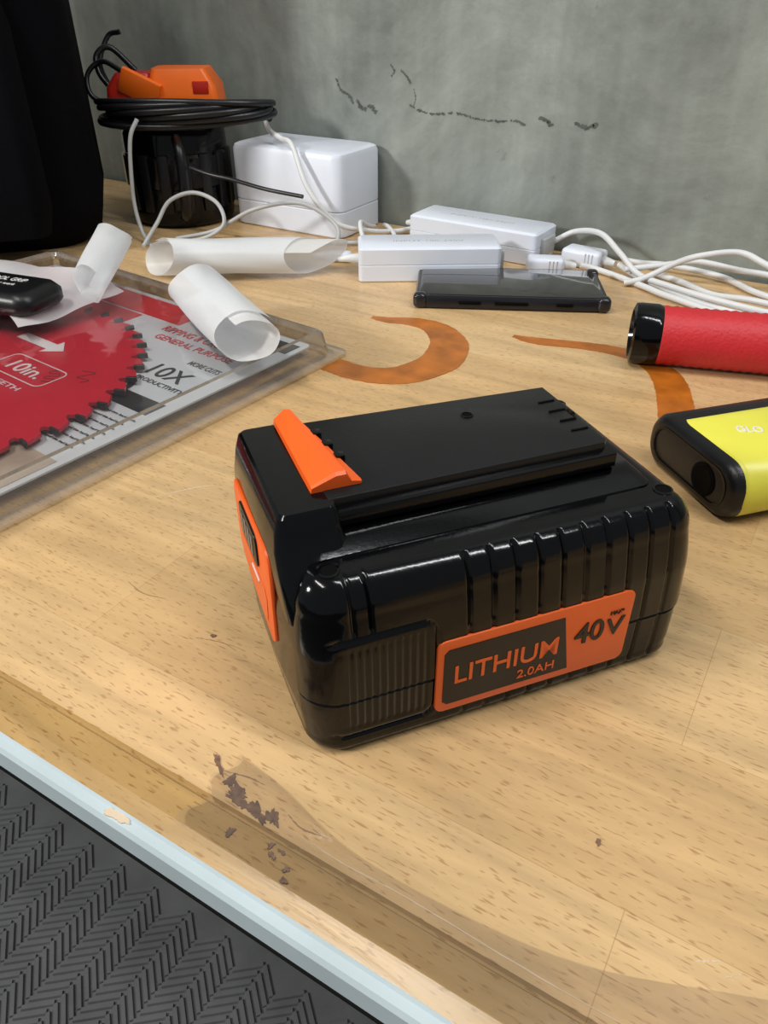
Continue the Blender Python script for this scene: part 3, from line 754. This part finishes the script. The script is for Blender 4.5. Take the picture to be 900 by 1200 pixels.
# ------------------------------------------------------------------ flashlight (red grip)
fh = empty("red_flashlight", (-.1025, .4670, .0185), math.atan2(.022, .0697))
AX = Matrix.Rotation(R(90), 4, 'Y')
gp = []
for i in range(41):
    gp.append((.0172+.0006*(i % 2), .016+i*.0028))
o = lathe("flashlight_grip", gp, M_red, fh, 64, 50); o.matrix_local = AX
o = lathe("flashlight_bezel", [(.0135, .003), (.0150, .0), (.0180, .001), (.0183, .004), (.0183, .014), (.0175, .0165), (.0165, .018)], [M_black, M_black], fh, 64); o.matrix_local = AX
o = lathe("flashlight_lens", [(.0145, .0025), (.0140, .0032)], M_grey, fh, 40); o.matrix_local = AX
o = lathe("flashlight_tail", [(.0165, .126), (.0183, .128), (.0183, .150), (.016, .154)], M_black, fh, 64); o.matrix_local = AX

# ------------------------------------------------------------------ yellow / black tool
yl = empty("yellow_tape_measure", (-.0360, .3320, 0), math.atan2(.74, .67))
def slab(name, x0, x1, W, H, r, m_, bev):
    xs = [(x0, bev), (x0+bev*.3, bev*.45), (x0+bev, 0), (x1-bev, 0), (x1-bev*.3, bev*.45), (x1, bev)]
    V = []; F = []
    for x, ins in xs:
        o_ = rr_outline(W-2*ins, H-2*ins, max(r-ins, .001), 8); n_ = len(o_)
        V += [(x, a, b_+H/2) for a, b_ in o_]
    for a in range(len(xs)-1):
        for k in range(n_):
            j = (k+1) % n_; F.append((a*n_+k, a*n_+j, (a+1)*n_+j, (a+1)*n_+k))
    F.append(tuple(range(n_))); F.append(tuple((len(xs)-1)*n_+k for k in range(n_)))
    return mesh(name, V, F, m_, yl, 40)
slab("tool_core", 0, .100, .066, .0285, .0125, M_blackm, .004)
slab("tool_yellow_shell", .0045, .094, .059, .0294, .0140, M_yellow, .0025)
bpy.data.objects["tool_yellow_shell"].location = (0, -.0048, .0002)
o = lathe("tool_button", [(.0075, 0), (.0080, .001), (.0065, .0018), (.0055, .0012)], M_dark, yl, 32); o.matrix_local = T(.0005, -.012, .014) @ Matrix.Rotation(R(-90), 4, 'Y')
o = ring("tool_end_ring", .054, .019, .009, .0012, .0010, M_black, yl); o.matrix_local = T(.0005, 0, .0145) @ Matrix(((0, 0, -1, 0), (-1, 0, 0, 0), (0, 1, 0, 0), (0, 0, 0, 1)))
text("tool_text", "GLO", .012, .0055, M_whiteprint, yl, T(.0275, -.002, .0296) @ Matrix.Rotation(R(-20), 4, 'Z'), .0003, .01)

# ------------------------------------------------------------------ lights, world, camera
w = bpy.data.worlds.new("world"); scene.world = w; w.use_nodes = True
w.node_tree.nodes["Background"].inputs[0].default_value = (.82, .88, .90, 1)
w.node_tree.nodes["Background"].inputs[1].default_value = 0.24
def area(name, loc, tgt, sx, sy, e, col=(1, 1, 1)):
    l = bpy.data.lights.new(name, 'AREA'); l.shape = 'RECTANGLE'; l.size = sx; l.size_y = sy; l.energy = e; l.color = col
    o_ = bpy.data.objects.new(name, l); o_.location = loc
    o_.rotation_euler = (Vector(tgt)-Vector(loc)).to_track_quat('-Z', 'Y').to_euler()
    link(o_); return o_
area("ceiling_lamp", (-.55, -.45, 1.6), (-.1, .3, 0), .9, .12, 13.5, (1, .965, .90))
area("work_lamp", (-1.15, -.9, .75), (-.45, .6, .1), .2, .2, 19, (1, .98, .94))
area("rib_highlight_light", (.55, .30, 1.45), (0, .3, 0), .05, 1.1, 12, (.98, .99, 1))  # added strip light, no real fixture; puts highlight streaks on the battery ribs
cam = bpy.data.cameras.new("camera"); cam.sensor_fit = 'VERTICAL'; cam.sensor_height = 32; cam.lens = 900/1200*32
cam.clip_start = .01; cam.clip_end = 50
co = bpy.data.objects.new("camera", cam); co.location = (0, 0, .2); co.rotation_euler = (R(55), 0, R(31))
link(co); scene.camera = co
